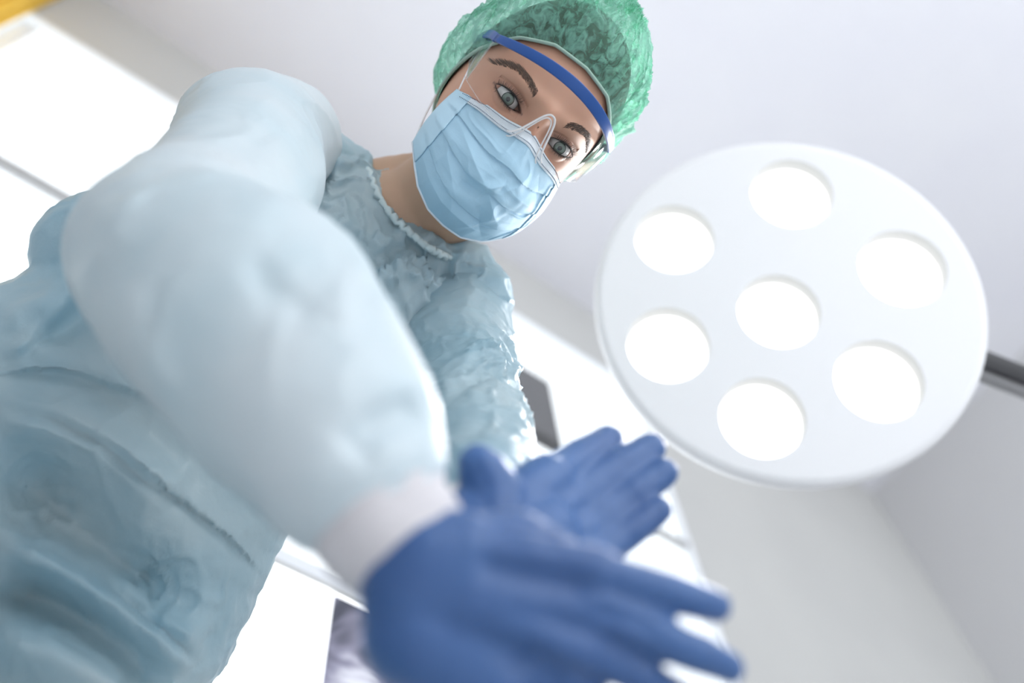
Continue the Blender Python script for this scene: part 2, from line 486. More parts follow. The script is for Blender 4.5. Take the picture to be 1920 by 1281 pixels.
# ------------------------------------------------------------------ surgical lamp
LD = 1.30
lc = P(1478, 560, LD)
ln = nrm([-0.06, 0.42, 0.905])               # lamp face normal, camera axes
lx = nrm(np.cross([0, 1, 0], ln)); lx = nrm(lx + 0.10 * np.cross(ln, lx)); ly = np.cross(ln, lx)
lamp = empty('surgical_lamp', W(lc)); tag(lamp, 'large round white operating lamp head with seven glowing lenses', 'operating lamp')
def LP(x, y, z): return lc + x * lx + y * ly + z * ln
RL = 0.262
def lathe(prof, seg=96, cx=0, cy=0):
    V = []; Fc = []
    for r, z in prof:
        for k in range(seg):
            a = 2 * math.pi * k / seg
            V.append(LP(cx + r * math.cos(a), cy + r * math.sin(a), z))
    for i in range(len(prof) - 1):
        for k in range(seg):
            Fc.append((i * seg + k, i * seg + (k + 1) % seg, (i + 1) * seg + (k + 1) % seg, (i + 1) * seg + k))
    return np.array(V), Fc
def inv_l(px, py):            # pixel on the lamp face plane -> plane coordinates
    r = np.array([(px - 960) / F, (640.5 - py) / F, -1.0]); t = (lc @ ln) / (r @ ln); q = r * t - lc
    return q @ lx, q @ ly
cups = []
for (px, py, rr) in ((1461, 583, .053), (1485, 362, .055), (1693, 502, .0565), (1649, 713, .055), (1430, 783, .053), (1253, 646, .053), (1265, 447, .053)):
    x, y = inv_l(px, py); cups.append((x, y, rr * 1.05))
# plate with seven round openings: fill between circles
b_ = bmesh.new()
def ringedges(cx, cy, r, seg):
    vv = [b_.verts.new(LP(cx + r * math.cos(2 * math.pi * k / seg), cy + r * math.sin(2 * math.pi * k / seg), 0)) for k in range(seg)]
    return [b_.edges.new((vv[k], vv[(k + 1) % seg])) for k in range(seg)]
es = ringedges(0, 0, RL - 0.010, 128)
for (x, y, rr) in cups: es += ringedges(x, y, rr, 56)
bmesh.ops.triangle_fill(b_, edges=es, use_beauty=True, normal=Vector(ln))
b_.verts.ensure_lookup_table()
pv = np.array([list(v.co) for v in b_.verts]); pf = [tuple(v.index for v in f.verts) for f in b_.faces]; b_.free()
M_lampw = mat('lamp_white_plastic', (0.85, 0.85, 0.87), 0.35)
M_cup = mat('lens_cup_shade', (0.60, 0.60, 0.59), 0.6)  # grey puts the crescent of shade inside each recess into the colour
mk('face_plate', pv, pf, M_lampw, lamp, smooth=False)
hv, hf = lathe([(RL - 0.010, 0.0), (RL - 0.004, -0.001), (RL, -0.005), (RL + 0.001, -0.014), (RL - 0.004, -0.035), (RL - 0.05, -0.06), (0.12, -0.078), (0.04, -0.082), (0.001, -0.083)], 128)
mk('housing', hv, hf, M_lampw, lamp)
for (x, y, rr) in cups:
    v, f = lathe([(rr, 0.0), (rr - 0.0005, -0.002), (rr - 0.001, -0.026)], 56, x, y)
    cu = mk('lens_cup', v, f, M_cup, lamp)
    v, f = lathe([(rr - 0.001, -0.026), (rr - 0.004, -0.021), (rr * 0.5, -0.0195), (0.0005, -0.019)], 56, x, y)
    lens = mk('lamp_lens', v, f, M_lens, lamp)
    sp = bpy.data.lights.new('lens_light', 'SPOT'); sp.energy = 5.5; sp.spot_size = math.radians(100); sp.spot_blend = 0.6; sp.shadow_soft_size = 0.03
    so_ = bpy.data.objects.new('lens_light', sp); COL.objects.link(so_); so_.parent = lamp
    so_.location = Vector(W(LP(x, y, -0.012))) - world_loc(lamp)
    so_.rotation_euler = Vector(R @ ln).to_track_quat('-Z', 'Y').to_euler()
# yoke arm leaving to the right and up to the ceiling
a0 = LP(0.20, -0.07, -0.045); a1 = P(1860, 683, 1.36); a2 = P(2010, 742, 1.40)
v, f = tube(smoothline([a0, P(1800, 661, 1.345), a1, a2], 24), 1.0, 14, flat=(0.028, 0.020, (0, 0.2, 1)))
mk('arm', v, f, M_arm, lamp)
off = np.array([-0.006, -0.020, 0.0])
v, f = tube(smoothline([a0 + off, P(1800, 661, 1.345) + off, a1 + off, a2 + off], 24), 1.0, 12, flat=(0.016, 0.018, (0, 0.2, 1)))
mk('arm_cover', v, f, M_arm2, lamp)
jw = W(a2); wm = np.array([XR, jw[1] - 0.15, jw[2] + 0.02])
v, f = tube(smoothline([jw, jw * .5 + wm * .5, wm], 12), 0.020, 16)
link_mesh('wall_arm', v, tri_fix(f), M_arm2, lamp, world_loc(lamp))
v, f = tube([wm - np.array([0.03, 0, 0]), wm], 0.09, 32)
link_mesh('wall_mount', v, tri_fix(f), M_lampw, lamp, world_loc(lamp))

# ------------------------------------------------------------------ the person
AX = nrm([0.77, -0.64, 0.0])        # along the shoulder line, camera axes
def section(c, hw, hd, hl, tilt=0.0):
    up = nrm([0.64, 0.77, 0.10 + tilt]); a = nrm(AX - up * (AX @ up)); dp = np.cross(a, up)
    return (c, (hw, hl, hd), np.array([a, up, dp]))

# head frame
HE = P(1006, 236, 0.85)
view = nrm(-HE)
e_roll = nrm([0.725, -0.689, 0.0])
ex0 = nrm(e_roll - view * (e_roll @ view)); ey0 = np.cross(view, ex0)
yaw = math.radians(12)
EX = ex0 * math.cos(yaw) - view * math.sin(yaw)
EZ = view * math.cos(yaw) + ex0 * math.sin(yaw)
EY = np.cross(EZ, EX)
def HL(p):
    p = np.atleast_2d(np.asarray(p, float))
    return HE + p[:, :1] * EX + p[:, 1:2] * EY + p[:, 2:3] * EZ
def HL1(x, y, z): return HL([x, y, z])[0]

HA, HB, HC = 0.073, 0.116, 0.095
IR = 0.0118                       # eyeball radius
EYES = [(-0.0325, 0.0, -0.0215), (0.0325, 0.0, -0.0215)]
def lid_curve(xp, upper):
    q = np.clip(1 - (xp / 0.0163) ** 2, 0, 1)
    return 0.0062 * q ** 0.75 if upper else -0.0046 * q ** 0.85
def eye_local(x, y, sx):          # eye coordinates, outer corner positive
    xp = (x - sx * 0.0325) * sx
    return xp, y - 0.10 * xp
def face_z(x, y):
    e = np.clip(1 - np.abs(x / HA) ** 2.2 - np.abs(y / HB) ** 2.6, 0, 1)
    z = -HC + HC * np.sqrt(e)
    g = lambda cx, cy, sx, sy: np.exp(-((x - cx) / sx) ** 2 - ((y - cy) / sy) ** 2)
    z = z + 0.0045 * (g(-.028, .019, .020, .007) + g(.028, .019, .020, .007)) + 0.003 * g(0, .018, .012, .010)
    z = z - 0.0085 * (g(-.030, -.001, .017, .0125) + g(.030, -.001, .017, .0125))
    z = z - 0.004 * (g(-.017, .004, .006, .009) + g(.017, .004, .006, .009))
    z = z + 0.004 * (g(-.044, -.026, .018, .014) + g(.044, -.026, .018, .014))
    nl = np.where(y > -0.046, sst(0.02, -0.046, y), sst(-0.066, -0.046, y))
    nw = 0.0065 + 0.007 * sst(0.0, -0.045, y)
    z = z + (0.006 + 0.020 * nl) * np.exp(-(x / nw) ** 2) * sst(0.03, 0.006, y) * sst(-0.064, -0.050, y)
    z = z + 0.005 * g(0, -.075, .020, .005) + 0.005 * g(0, -.084, .017, .005) - 0.004 * g(0, -.0795, .02, .0022)
    z = z + 0.006 * g(0, -.104, .02, .012)
    for sx, (cx, cy, cz) in zip((-1, 1), EYES):
        rho2 = (x - cx) ** 2 + (y - cy) ** 2
        rl = 0.0136
        zl = cz + np.sqrt(np.clip(rl ** 2 - rho2, 0, 1))
        k = 0.0035
        w = sst(0.0145, 0.0100, np.sqrt(rho2))
        zz = np.log(np.exp(z / k) + np.exp(zl / k)) * k - 0.0006
        z = z * (1 - w) + zz * w
        # crease over the upper lid, bag below
        xp, yp = eye_local(x, y, sx)
        z = z - 0.0016 * np.exp(-((yp - 0.0105 + 9 * xp * xp) / 0.0012) ** 2) * (np.abs(xp) < 0.017)
        z = z + 0.0008 * np.exp(-((yp + 0.0068 - 8 * xp * xp) / 0.0016) ** 2) * (np.abs(xp) < 0.015)
        ins = (yp < lid_curve(xp, True)) & (yp > lid_curve(xp, False)) & (np.abs(xp) < 0.0163)
        z = np.where(ins, np.minimum(z, cz + np.sqrt(np.clip(0.0095 ** 2 - rho2, 0, 1))), z)
    return z
# ring grid with its poles at front and back
angs = np.concatenate([np.linspace(0.4, 62, 330), np.linspace(62, 90, 60)[1:], np.linspace(90, 179.5, 70)[1:]]) * math.pi / 180
SEG = 520
al, be = np.meshgrid(angs, np.linspace(0, 2 * math.pi, SEG, endpoint=False), indexing='ij')
hx = HA * np.sin(al) * np.cos(be); hy = HB * np.sin(al) * np.sin(be)
jaw = 1 - 0.30 * sst(-0.02, -0.116, hy)
front = al < math.pi / 2
zf = face_z(hx, hy)
ze = -HC + HC * np.cos(al)
wf = sst(88, 74, al * 180 / math.pi)
hz = np.where(front, zf * wf + ze * (1 - wf), ze)
back = np.where(~front, 1 + 0.05 * np.sin((al - math.pi / 2)), 1)
jx = hx * np.where(hy < 0, 1 - 0.24 * sst(-0.045, -0.116, hy), 1) * back
hv = HL(np.stack([jx.ravel(), hy.ravel(), hz.ravel()], 1))
nr = len(angs)
hf = []
for i in range(nr - 1):
    a = i * SEG + np.arange(SEG); b = i * SEG + (np.arange(SEG) + 1) % SEG
    hf.append(np.stack([a, a + SEG, b + SEG, b], 1))
hf = np.vstack(hf)
# tint
X_, Y_ = hx.ravel(), hy.ravel()
base = np.array([0.64, 0.35, 0.235])
tint = np.tile(base, (len(X_), 1))
mo = fbm(np.stack([X_, Y_, hz.ravel()], 1), 60, 3)[:, None]
tint = tint * (1 + 0.06 * mo)
fr_ = front.ravel()
def blend(mask, colr):
    global tint
    mask = (mask * fr_)[:, None]; tint = tint * (1 - mask) + np.array(colr) * mask
for sx in (-1, 1):
    xp, yp = eye_local(X_, Y_, sx)
    blend(0.80 * np.exp(-(xp / 0.019) ** 2 - ((yp - 0.003) / 0.010) ** 2), (0.24, 0.115, 0.085))
    din = np.minimum(np.abs(yp - lid_curve(xp, True)), np.abs(yp - lid_curve(xp, False)))
    blend(0.75 * np.exp(-(din / 0.0012) ** 2) * (np.abs(xp) < 0.018), (0.14, 0.065, 0.05))
    blend(0.30 * np.exp(-((X_ - sx * .045) / 0.02) ** 2 - ((Y_ + .03) / 0.018) ** 2), (0.66, 0.30, 0.24))
blend(0.35 * np.exp(-(X_ / 0.012) ** 2 - ((Y_ + 0.035) / 0.03) ** 2), (0.62, 0.28, 0.21))
blend(0.8 * np.exp(-(X_ / 0.022) ** 4 - ((Y_ + 0.08) / 0.009) ** 4), (0.50, 0.17, 0.15))

# gown / arm layout
SH_R = P(500, 265, .90); EL_R = P(330, 500, .62); WR_R = P(720, 960, .445)
SH_L = P(850, 602, .985); EL_L = P(880, 785, .80); WR_L = P(905, 1005, .535)
def scaled(ch, k):
    return [(c[0], np.array(c[1]) * k, *c[2:]) for c in ch]
torso = [section(P(755, 415, .99), .062, .050, .05), section(P(695, 425, .98), .135, .055, .05),
         section(P(655, 475, .975), .165, .080, .06), section(P(560, 580, .955), .165, .100, .07),
         section(P(440, 700, .93), .158, .112, .08), section(P(280, 830, .895), .160, .118, .08),
         section(P(115, 1010, .85), .188, .125, .09), section(P(-50, 1200, .80), .205, .125, .09),
         section(P(-250, 1440, .71), .175, .12, .09)]
r_sleeve = [(P(520, 262, .93), .062), (P(470, 275, .88), .070), (P(457, 325, .79), .066), (P(398, 415, .71), .0665), (P(320, 495, .63), .066),
            (P(390, 535, .585), .071), (P(480, 605, .545), .073), (P(562, 718, .505), .064), (P(632, 805, .478), .055), (P(656, 872, .465), .048)]
l_sleeve = [(P(850, 600, .99), .058), (P(858, 650, .94), .059), (P(870, 728, .86), .052), (P(880, 790, .79), .049),
            (P(898, 850, .71), .043), (P(915, 920, .62), .040), (P(910, 965, .575), .036)]

loc_person = W(P(-250, 1440, .71)); floor_pt = np.array([loc_person[0], loc_person[1], 0.0])

# body: one continuous skin of neck, trunk, arms, legs; the head is welded on
hipc = P(-250, 1440, .71); hw_ = W(hipc)
def toC(w): return (np.asarray(w, float) - CAM) @ R
legs = []
for s in (-1, 1):
    hipw = hw_ + R @ (AX * 0.09 * s)
    kx = hipw + np.array([0.0, -0.03, -0.42]); ax_ = np.array([kx[0], kx[1] + 0.05, 0.09]); tx = ax_ + np.array([0.05, -0.13, -0.05])
    legs.append(balls([(toC(hipw), .085), (toC(kx), .055), (toC(ax_), .036), (toC(tx), .030)], .5))
neck = [(HL1(0, -0.045, -0.095), .058), (P(862, 350, .965), .052), (P(805, 385, .985), .051), (P(752, 415, .99), .055), (P(700, 440, .99), .055)]
trap = [(P(790, 345, 1.0), .034), (P(735, 345, 1.0), .030), (P(690, 350, 1.0), .028)]
trunk = scaled(torso[1:], 0.45)
def arm(sh, el, wr, r0, r1, r2):
    return [(sh, r0), (el, r1), ((el + 0.35 * (wr - el)), r1 * 0.98), (wr, r2)]

def hand(o, X, Y, Z, fingers, thumb, grow=1.0, tips=True, sc=1.0):
    """five separate fingers on a palm; o wrist, X to the fingertips, Y to the thumb side, Z the back of the hand"""
    def L(x, y, z): return o + sc * (x * X + y * Y + z * Z)
    parts = []
    kn = {'index': (.086, .027, .002), 'middle': (.090, .007, .004), 'ring': (.084, -.014, .002), 'pinky': (.075, -.033, -.003)}
    ln_ = {'index': (.041, .025, .021), 'middle': (.045, .028, .022), 'ring': (.042, .026, .021), 'pinky': (.033, .020, .019)}
    rd = {'index': (.0105, .0092, .0086, .0072), 'middle': (.0108, .0094, .0088, .0074), 'ring': (.0103, .0090, .0083, .0070), 'pinky': (.0092, .0080, .0074, .0062)}
    for k in kn:
        x, y, z = kn[k]
        w0 = (0.004, y * 0.55, 0.0)
        parts.append(balls([(L(*w0), .017 * grow), (L(x * .5, y * .8, z * .5), .0145 * grow), (L(x, y, z), .0118 * grow)], .3, 2))
        a, c = fingers[k]                        # in-plane angle, three curls (degrees, towards the palm)
        a = math.radians(a); cu = 0; p = np.array((x, y, z)); ch = [(L(*p), rd[k][0] * grow)]
        for j in range(3):
            cu += math.radians(c[j])
            d = np.array((math.cos(cu) * math.cos(a), math.cos(cu) * math.sin(a), -math.sin(cu)))
            p = p + d * ln_[k][j]; ch.append((L(*p), rd[k][j + 1] * grow))
        if tips:
            p = p + d * .007; ch.append((L(*p), 0.0032))
        parts.append(balls(ch, .3, 2))
    parts.append(balls([(L(.03, .0, -.004), .019 * grow), (L(.055, .0, -.003), .016 * grow)], .3, 2))
    parts.append(balls([(L(.01, -.016, -.006), .015 * grow), (L(.05, -.026, -.006), .014 * grow)], .3, 2))
    p0, p1, p2, p3 = [L(*q) for q in thumb]
    tch = [(p0, .0165 * grow), (p1, .0135 * grow), (p2, .0112 * grow), (p3, .0085 * grow)]
    if tips: tch.append((p3 + nrm(p3 - p2) * .006, .004))
    parts.append(balls(tch, .3, 2))
    parts.append(balls([(L(.02, .008, -.006), .017 * grow), (p0 * .5 + p1 * .5, .014 * grow)], .3, 2))
    parts.append(balls([(L(-.012, 0, 0), (.030 * grow, .024 * grow, .020 * grow), np.array([Y, X, Z])), (L(.008, 0, 0), (.032 * grow, .024 * grow, .019 * grow), np.array([Y, X, Z]))], .3, 3))
    return merge(*parts)
def frame(X, Y):
    X = nrm(X); Y = np.array(Y, float); Y = nrm(Y - X * (X @ Y)); return X, Y, np.cross(X, Y)
X1, Y1, Z1 = frame([.965, -.245, -.08], [.24, .94, -.22])
O1 = P(822, 1098, .435)
f1 = {'index': (-2, (6, 12, 10)), 'middle': (-10, (4, 8, 8)), 'ring': (-14, (10, 14, 10)), 'pinky': (-22, (14, 18, 12))}
t1 = [(.020, .024, -.008), (.042, .036, -.022), (.068, .034, -.038), (.090, .026, -.050)]
X2, Y2, Z2 = frame([.66, .30, -.69], [-.48, .78, -.1]); Z2 = -Z2
O2 = P(905, 1075, .51)
f2 = {'index': (0, (-8, 0, 0)), 'middle': (0, (5, 2, 2)), 'ring': (1, (8, 6, 2)), 'pinky': (1, (8, 8, 2))}
t2 = [(.018, .018, -.004), (.032, .036, -.006), (.034, .050, -.008), (.033, .059, -.010)]
hand1 = hand(O1, X1, Y1, Z1, f1, t1, 1.12, True, .80)
hand1 = merge(hand1, balls([(O1 + Y1 * -.022 - X1 * .004 - Z1 * .004, .026), (O1 + Y1 * -.034 + X1 * .03 - Z1 * .006, .024)], .3, 3))
hand2 = hand(O2, X2, Y2, Z2, f2, t2, 1.42, True, .86)
bare1 = hand(O1, X1, Y1, Z1, f1, t1, 0.66, False, .80)
bare2 = hand(O2, X2, Y2, Z2, f2, t2, 0.8, False, .86)

bv, bf = merge(balls(neck, .35), balls(trap, .35), balls(trunk, .5), balls(arm(SH_R, EL_R, O1 - X1 * .01, .05, .036, .013)), balls(arm(SH_L, EL_L, O2, .030, .020, .013)), bare1, bare2, *legs)
bv, bf = remesh(bv, bf, 0.0035, 6)
nb = len(bv)
bt = np.tile(np.array([0.58, 0.37, 0.25]), (nb, 1)) * (1 + 0.05 * fbm(bv, 40, 3)[:, None])
V_all = np.vstack([bv, hv]); F_all = np.vstack([bf, hf + nb]); T_all = np.vstack([bt, tint])
person = mk('person', V_all, F_all, M_skin, None, loc=floor_pt)
ca = person.data.color_attributes.new('tint', 'FLOAT_COLOR', 'POINT')
ca.data.foreach_set('color', np.hstack([T_all, np.ones((len(T_all), 1))]).astype(np.float32).ravel())
tag(person, 'person in pale blue gown, green cap, mask and goggles leaning over with gloved hands together', 'person')

# ---- eyes
for sx, c_ in zip((-1, 1), EYES):
    rings = [0.0, 9, 10.2, 18, 26, 28.5, 30, 45, 60, 80, 100, 130, 160, 180]
    V = []; Fc = []; fm = []
    g = nrm([-0.05, -0.02, 1.0]); gx = nrm(np.cross([0, 1, 0], g)); gy = np.cross(g, gx)
    n_ = 40
    for r_ in rings:
        th = math.radians(max(r_, .3) if r_ < 180 else 179.7)
        bulge = 1.0 + 0.035 * math.exp(-(r_ / 26) ** 4)
        for k in range(n_):
            a = 2 * math.pi * k / n_
            d = math.cos(th) * g + math.sin(th) * (math.cos(a) * gx + math.sin(a) * gy)
            V.append(np.array(c_) + IR * bulge * d)
    for i in range(len(rings) - 1):
        for k in range(n_):
            Fc.append((i * n_ + k, (i + 1) * n_ + k, (i + 1) * n_ + (k + 1) % n_, i * n_ + (k + 1) % n_))
            fm.append(0 if i < 2 else 1 if i < 4 else 2 if i < 6 else 3)
    mk('eyeball', HL(V), Fc, None, person, mats=[M_pup, M_iris, M_limb, M_scl], fm=fm)
    # lashes: a dark rim line and short hairs
    LV = []; xs = np.linspace(-0.0161, 0.0161, 44)
    parts = []
    for up in (True, False):
        line = []
        for xp in xs:
            y = c_[1] + float(lid_curve(np.array(xp), up)) + 0.10 * xp; x = c_[0] + xp * sx
            z = c_[2] + math.sqrt(max(0.0138 ** 2 - (x - c_[0]) ** 2 - (y - c_[1]) ** 2, 0.00001))
            line.append((x, y, z))
        rad = [0.00030 + (0.00055 if up else 0.00015) * math.sin(math.pi * i / 43) for i in range(44)]
        parts.append(tube(HL(line), rad, 6))
        for i in range(3, 42, 1):
            p = np.array(line[i]); xp = xs[i]
            d = nrm([xp * sx * 45 + random.uniform(-.15, .15), (0.55 if up else -0.75), 0.9 if up else 0.6])
            L_ = (0.0062 if up else 0.0035) * random.uniform(.8, 1.1)
            mid = p + d * L_ * .5 + np.array([0, 0, 0.0003]); e = p + d * L_ + np.array([0, 0.0016 if up else -0.0004, 0])
            parts.append(tube(HL([p, mid, e]), [0.00022, 0.00016, 0.00004], 4))
    v, f = merge(*parts)
    mk('eyelashes', v, f, M_lash, person)
    # eyebrow
    parts = []
    for i in range(420):
        t = random.random(); xp = -0.0135 + 0.041 * t
        yb = 0.0165 + 0.0085 * math.sin(math.pi * min(1, t * 0.80 + .08)) - 0.006 * max(0, t - .6) / .4
        hw = 0.0036 * (1 - t) ** 0.5 + 0.0005
        y = yb + random.uniform(-hw, hw); x = c_[0] + xp * sx
        z = float(face_z(np.array([x]), np.array([y]))[0])
        ang = math.radians(62 - 60 * t - (y - yb) * 6000 + random.uniform(-12, 12))
        L_ = random.uniform(.005, .0085) * (1 - .3 * t)
        x2 = x + math.cos(ang) * L_ * sx; y2 = y + math.sin(ang) * L_ * .6
        z2 = float(face_z(np.array([x2]), np.array([y2]))[0]) + 0.0008
        parts.append(tube(HL([(x, y, z), ((x + x2) / 2, (y + y2) / 2, (z + z2) / 2 + .0006), (x2, y2, z2)]), [0.00018, 0.00016, 0.00005], 3))
    v, f = merge(*parts)
    mk('eyebrow', v, f, M_brow, person)

# ---- hair and bouffant cap
def cap_edge(phi):               # height of the elastic edge round the head (phi 0 = front)
    p = abs(phi) / math.pi * 180
    return np.interp(p, [0, 30, 55, 75, 95, 125, 180], [.064, .060, .044, .014, -.034, -.066, -.076])
def cap_surface(puff, wr, nphi=420, nt_=150, tmax=1.0):
    ph = np.linspace(-math.pi, math.pi, nphi, endpoint=False)
    yb = np.array([cap_edge(p) for p in ph]); psb = np.arcsin(np.clip(yb / HB, -1, 1))
    tt = np.linspace(0, 1, nt_) ** 1.25
    PH, TT = np.meshgrid(ph, tt, indexing='ij')
    psi = psb[:, None] + (math.pi / 2 - 1e-3 - psb[:, None]) * TT
    nx = np.cos(psi) * np.sin(PH); ny = np.sin(psi); nz = np.cos(psi) * np.cos(PH)
    u = np.stack([nx.ravel(), ny.ravel(), nz.ravel()], 1)
    pf = sst(0, 0.30, TT)
    grow = 1.012 + puff * pf * (1 + 0.30 * np.abs(np.sin(PH)) + 0.45 * np.cos(PH + math.pi) * (TT < 2) * 1.0 * np.cos(psi) ** 2)
    if wr:
        q = np.stack([PH.ravel() * 0 + u[:, 0] * 3, u[:, 1] * 3, u[:, 2] * 3], 1)
        gath = np.abs(np.cos(PH * 30 + 5 * fbm(u, 2.0, 2, 5).reshape(PH.shape))) * np.exp(-TT * 9) * sst(0, .05, TT)
        warp = u + 0.25 * np.stack([fbm(u, 3, 2, 31), fbm(u, 3, 2, 32), fbm(u, 3, 2, 33)], 1)
        q2 = np.stack([np.arctan2(warp[:, 0], warp[:, 2]) * 2.6, warp[:, 1] * 1.6, warp[:, 2] * 0.6], 1)
        rd_ = ridge(q2, 3.2, 7) ** 1.6 * 0.085 + ridge(q2, 6.5, 9) ** 1.5 * 0.048 + ridge(warp, 11, 12) ** 1.5 * 0.02
        rd_ = rd_ * (0.6 + 0.5 * noise(u, 2.5, 3)) + 0.03 * fbm(u, 3.0, 3, 8)
        gr = ridge(np.stack([PH.ravel() * 7.5, TT.ravel() * 1.1, 0 * PH.ravel()], 1) + 0.35 * fbm(u, 3, 2, 41)[:, None], 1.0, 43) ** 1.4 * 0.075
        grow = grow + gr.reshape(PH.shape) * np.exp(-TT * 2.6) * sst(0.01, 0.12, TT)
        grow = grow + 0.009 * gath + rd_.reshape(PH.shape) * pf
    bx = HA * nx; by = HB * ny; zf_ = face_z(bx, by); ze_ = -HC + HC * nz
    w_ = sst(0.02, 0.30, nz); bz = np.where(nz > 0, np.maximum(zf_, ze_) * w_ + ze_ * (1 - w_), ze_) + HC
    side = 0.010 * wr * pf * np.abs(np.sin(PH)) * sst(0.35, -0.3, ny)
    x = 1.02 * bx * grow + np.sign(bx) * side * 1.3; y = by * grow - side * 0.8; z = -HC + 1.02 * bz * grow
    z = z - 0.006 * pf * wr
    V = HL(np.stack([x.ravel(), y.ravel(), z.ravel()], 1))
    n1 = nt_; Fc = []
    for i in range(nphi):
        j = (i + 1) % nphi; a = i * n1 + np.arange(n1 - 1); b = j * n1 + np.arange(n1 - 1)
        Fc.append(np.stack([a, b, b + 1, a + 1], 1))
    return V, np.vstack(Fc), V.reshape(nphi, nt_, 3)[:, 0]
v, f, _ = cap_surface(0.03, 0, 160, 60)
mk('hair', v, f, M_hair, person)
v, f, edge = cap_surface(0.19, 1)
cap = mk('surgical_cap', v, f, M_cap, person)
v, f = tube(edge[::3] + 0.0022 * np.array([nrm(q - HL1(0, 0, -HC)) for q in edge[::3]]), 0.0017, 6, closed=True)
mk('elastic_band', v, f, M_elas, cap)

# ---- face mask (head coordinates)
def mask_pt(u, t):
    """u -1..1 across, t 0..1 from top edge down"""
    us = np.abs(u)
    ytop = -0.008 - 0.017 * us ** 1.3 + 0.001 * np.cos(u * 9)
    ybot = np.interp(us, [0, .3, .6, .8, 1], [-.124, -.1225, -.114, -.103, -.090])
    y = ytop + (ybot - ytop) * t
    hwid = 0.0665 + 0.004 * np.sin(math.pi * t) - 0.002 * t + 0.004 * t * (u > 0)
    x = u * hwid
    ang = us * math.radians(82)
    # depth profile down the middle: nose, mouth, chin
    zc = np.interp(t, [0, .12, .30, .42, .65, .85, 1], [.006, .016, .031, .034, .030, .018, -.012])
    zs = np.interp(t, [0, .5, 1], [-.056, -.052, -.060])
    k = np.clip(np.cos(us * math.pi / 2), 0, 1)
    z = zs + (zc - zs) * k ** (0.72)
    nose = np.exp(-(u / 0.13) ** 2) * np.interp(t, [0, .1, .35, .6], [.004, .007, .002, 0])
    return x, y, z + nose
NU, NT = 240, 200
U, Tt = np.meshgrid(np.linspace(-1, 1, NU), np.linspace(0, 1, NT), indexing='ij')
x, y, z = mask_pt(U, Tt)
p3 = np.stack([U.ravel(), Tt.ravel() * 1.6, 0 * U.ravel()], 1)
# three pleats opened over the middle, plus creases
pl = 0
for t0, spread in ((0.26, .10), (0.52, .07), (0.76, .05)):
    tc_ = t0 + spread * (1 - U ** 2) * 0.9 - 0.045
    q = (Tt - tc_) / 0.075
    pl = pl + np.where(q > 0, np.exp(-q * 1.2), 0) * (-0.0042) * (0.55 + 0.45 * np.abs(U)) + 0.0012 * np.exp(-((q + .5) / .5) ** 2)
wr = 0.0030 * fbm(p3, 2.2, 3, 21).reshape(U.shape) + 0.0024 * ridge(p3 + 0.3 * fbm(p3, 2, 2, 3)[:, None], 1.9, 24).reshape(U.shape) ** 2
def crease(u0, t0, u1, t1, w, amp):
    a = np.array([u0, t0]); d = np.array([u1 - u0, t1 - t0]); L2 = d @ d
    s = np.clip(((U - u0) * d[0] + (Tt - t0) * d[1]) / L2, 0, 1)
    dist = np.hypot(U - u0 - s * d[0], (Tt - t0 - s * d[1]) * 0.9)
    return amp * np.clip(1 - dist / w, 0, 1) ** 1.4 * np.sin(np.pi * np.clip(s, .1, .9))
cs = (crease(-.75, .30, -.05, .52, .10, .0055) + crease(-.05, .52, .12, .40, .07, .006) + crease(.12, .40, .75, .42, .10, .004) + crease(-.05, .52, .45, .70, .12, .006)
      + crease(.0, .62, .55, .95, .14, -.006) + crease(-.8, .5, -.2, .75, .12, .004) + crease(-.6, .15, .1, .25, .10, .003) + crease(.4, .1, .85, .5, .10, -.003) + crease(.2, .8, .8, .72, .08, .005)
      + crease(-.35, .60, .0, .58, .09, -.006))
ed = sst(0, .12, 1 - np.abs(U)) * sst(0, .08, Tt) * sst(0, .05, 1 - Tt)
z = z + (pl + wr * 1.3 + cs) * ed
mv = HL(np.stack([x.ravel(), y.ravel(), z.ravel()], 1))
mf = []
for i in range(NU - 1):
    a = i * NT + np.arange(NT - 1); mf.append(np.stack([a, a + 1, a + NT + 1, a + NT], 1))
mf = np.vstack(mf)
mask = mk('face_mask', mv, mf, M_mask, person)
so = mask.modifiers.new('thick', 'SOLIDIFY'); so.thickness = 0.0009; so.offset = -1
G = mv.reshape(NU, NT, 3)
def strip(ilist, jlist, lift):
    V = []; n1 = len(jlist)
    for i in ilist:
        for j in jlist:
            V.append(G[i, j] + EZ * lift + (0.6 * lift) * nrm(G[i, j] - HL1(0, -.06, -.08)))
    Fc = [(a * n1 + b, a * n1 + b + 1, (a + 1) * n1 + b + 1, (a + 1) * n1 + b) for a in range(len(ilist) - 1) for b in range(n1 - 1)]
    return np.array(V), np.array(Fc)
v, f = strip(range(NU), range(0, 19, 2), 0.0010)
o = mk('nose_binding', v, f, M_maskw, mask)
so = o.modifiers.new('thick', 'SOLIDIFY'); so.thickness = 0.0006
for i0, i1 in ((0, 22), (NU - 22, NU)):
    v, f = strip(range(i0, i1), range(0, NT, 4), 0.0012)
    o = mk('side_binding', v, f, M_side, mask); so = o.modifiers.new('thick', 'SOLIDIFY'); so.thickness = 0.0008
v, f = tube(G[::4, NT - 1], 0.0013, 6); mk('bottom_binding', v, f, M_maskw, mask)
parts = []
for jj in (4, 15):               # welded dot rows
    for i in range(10, NU - 10, 2):
        c_ = G[i, jj] + EZ * 0.0021 + 0.0015 * nrm(G[i, jj] - HL1(0, -.06, -.08))
        sv, sf = ico(1); parts.append((sv * 0.00055 + c_, sf))
v, f = merge(*parts); mk('weld_dots', v, np.hstack([f, f[:, -1:]]), M_stitch, mask)
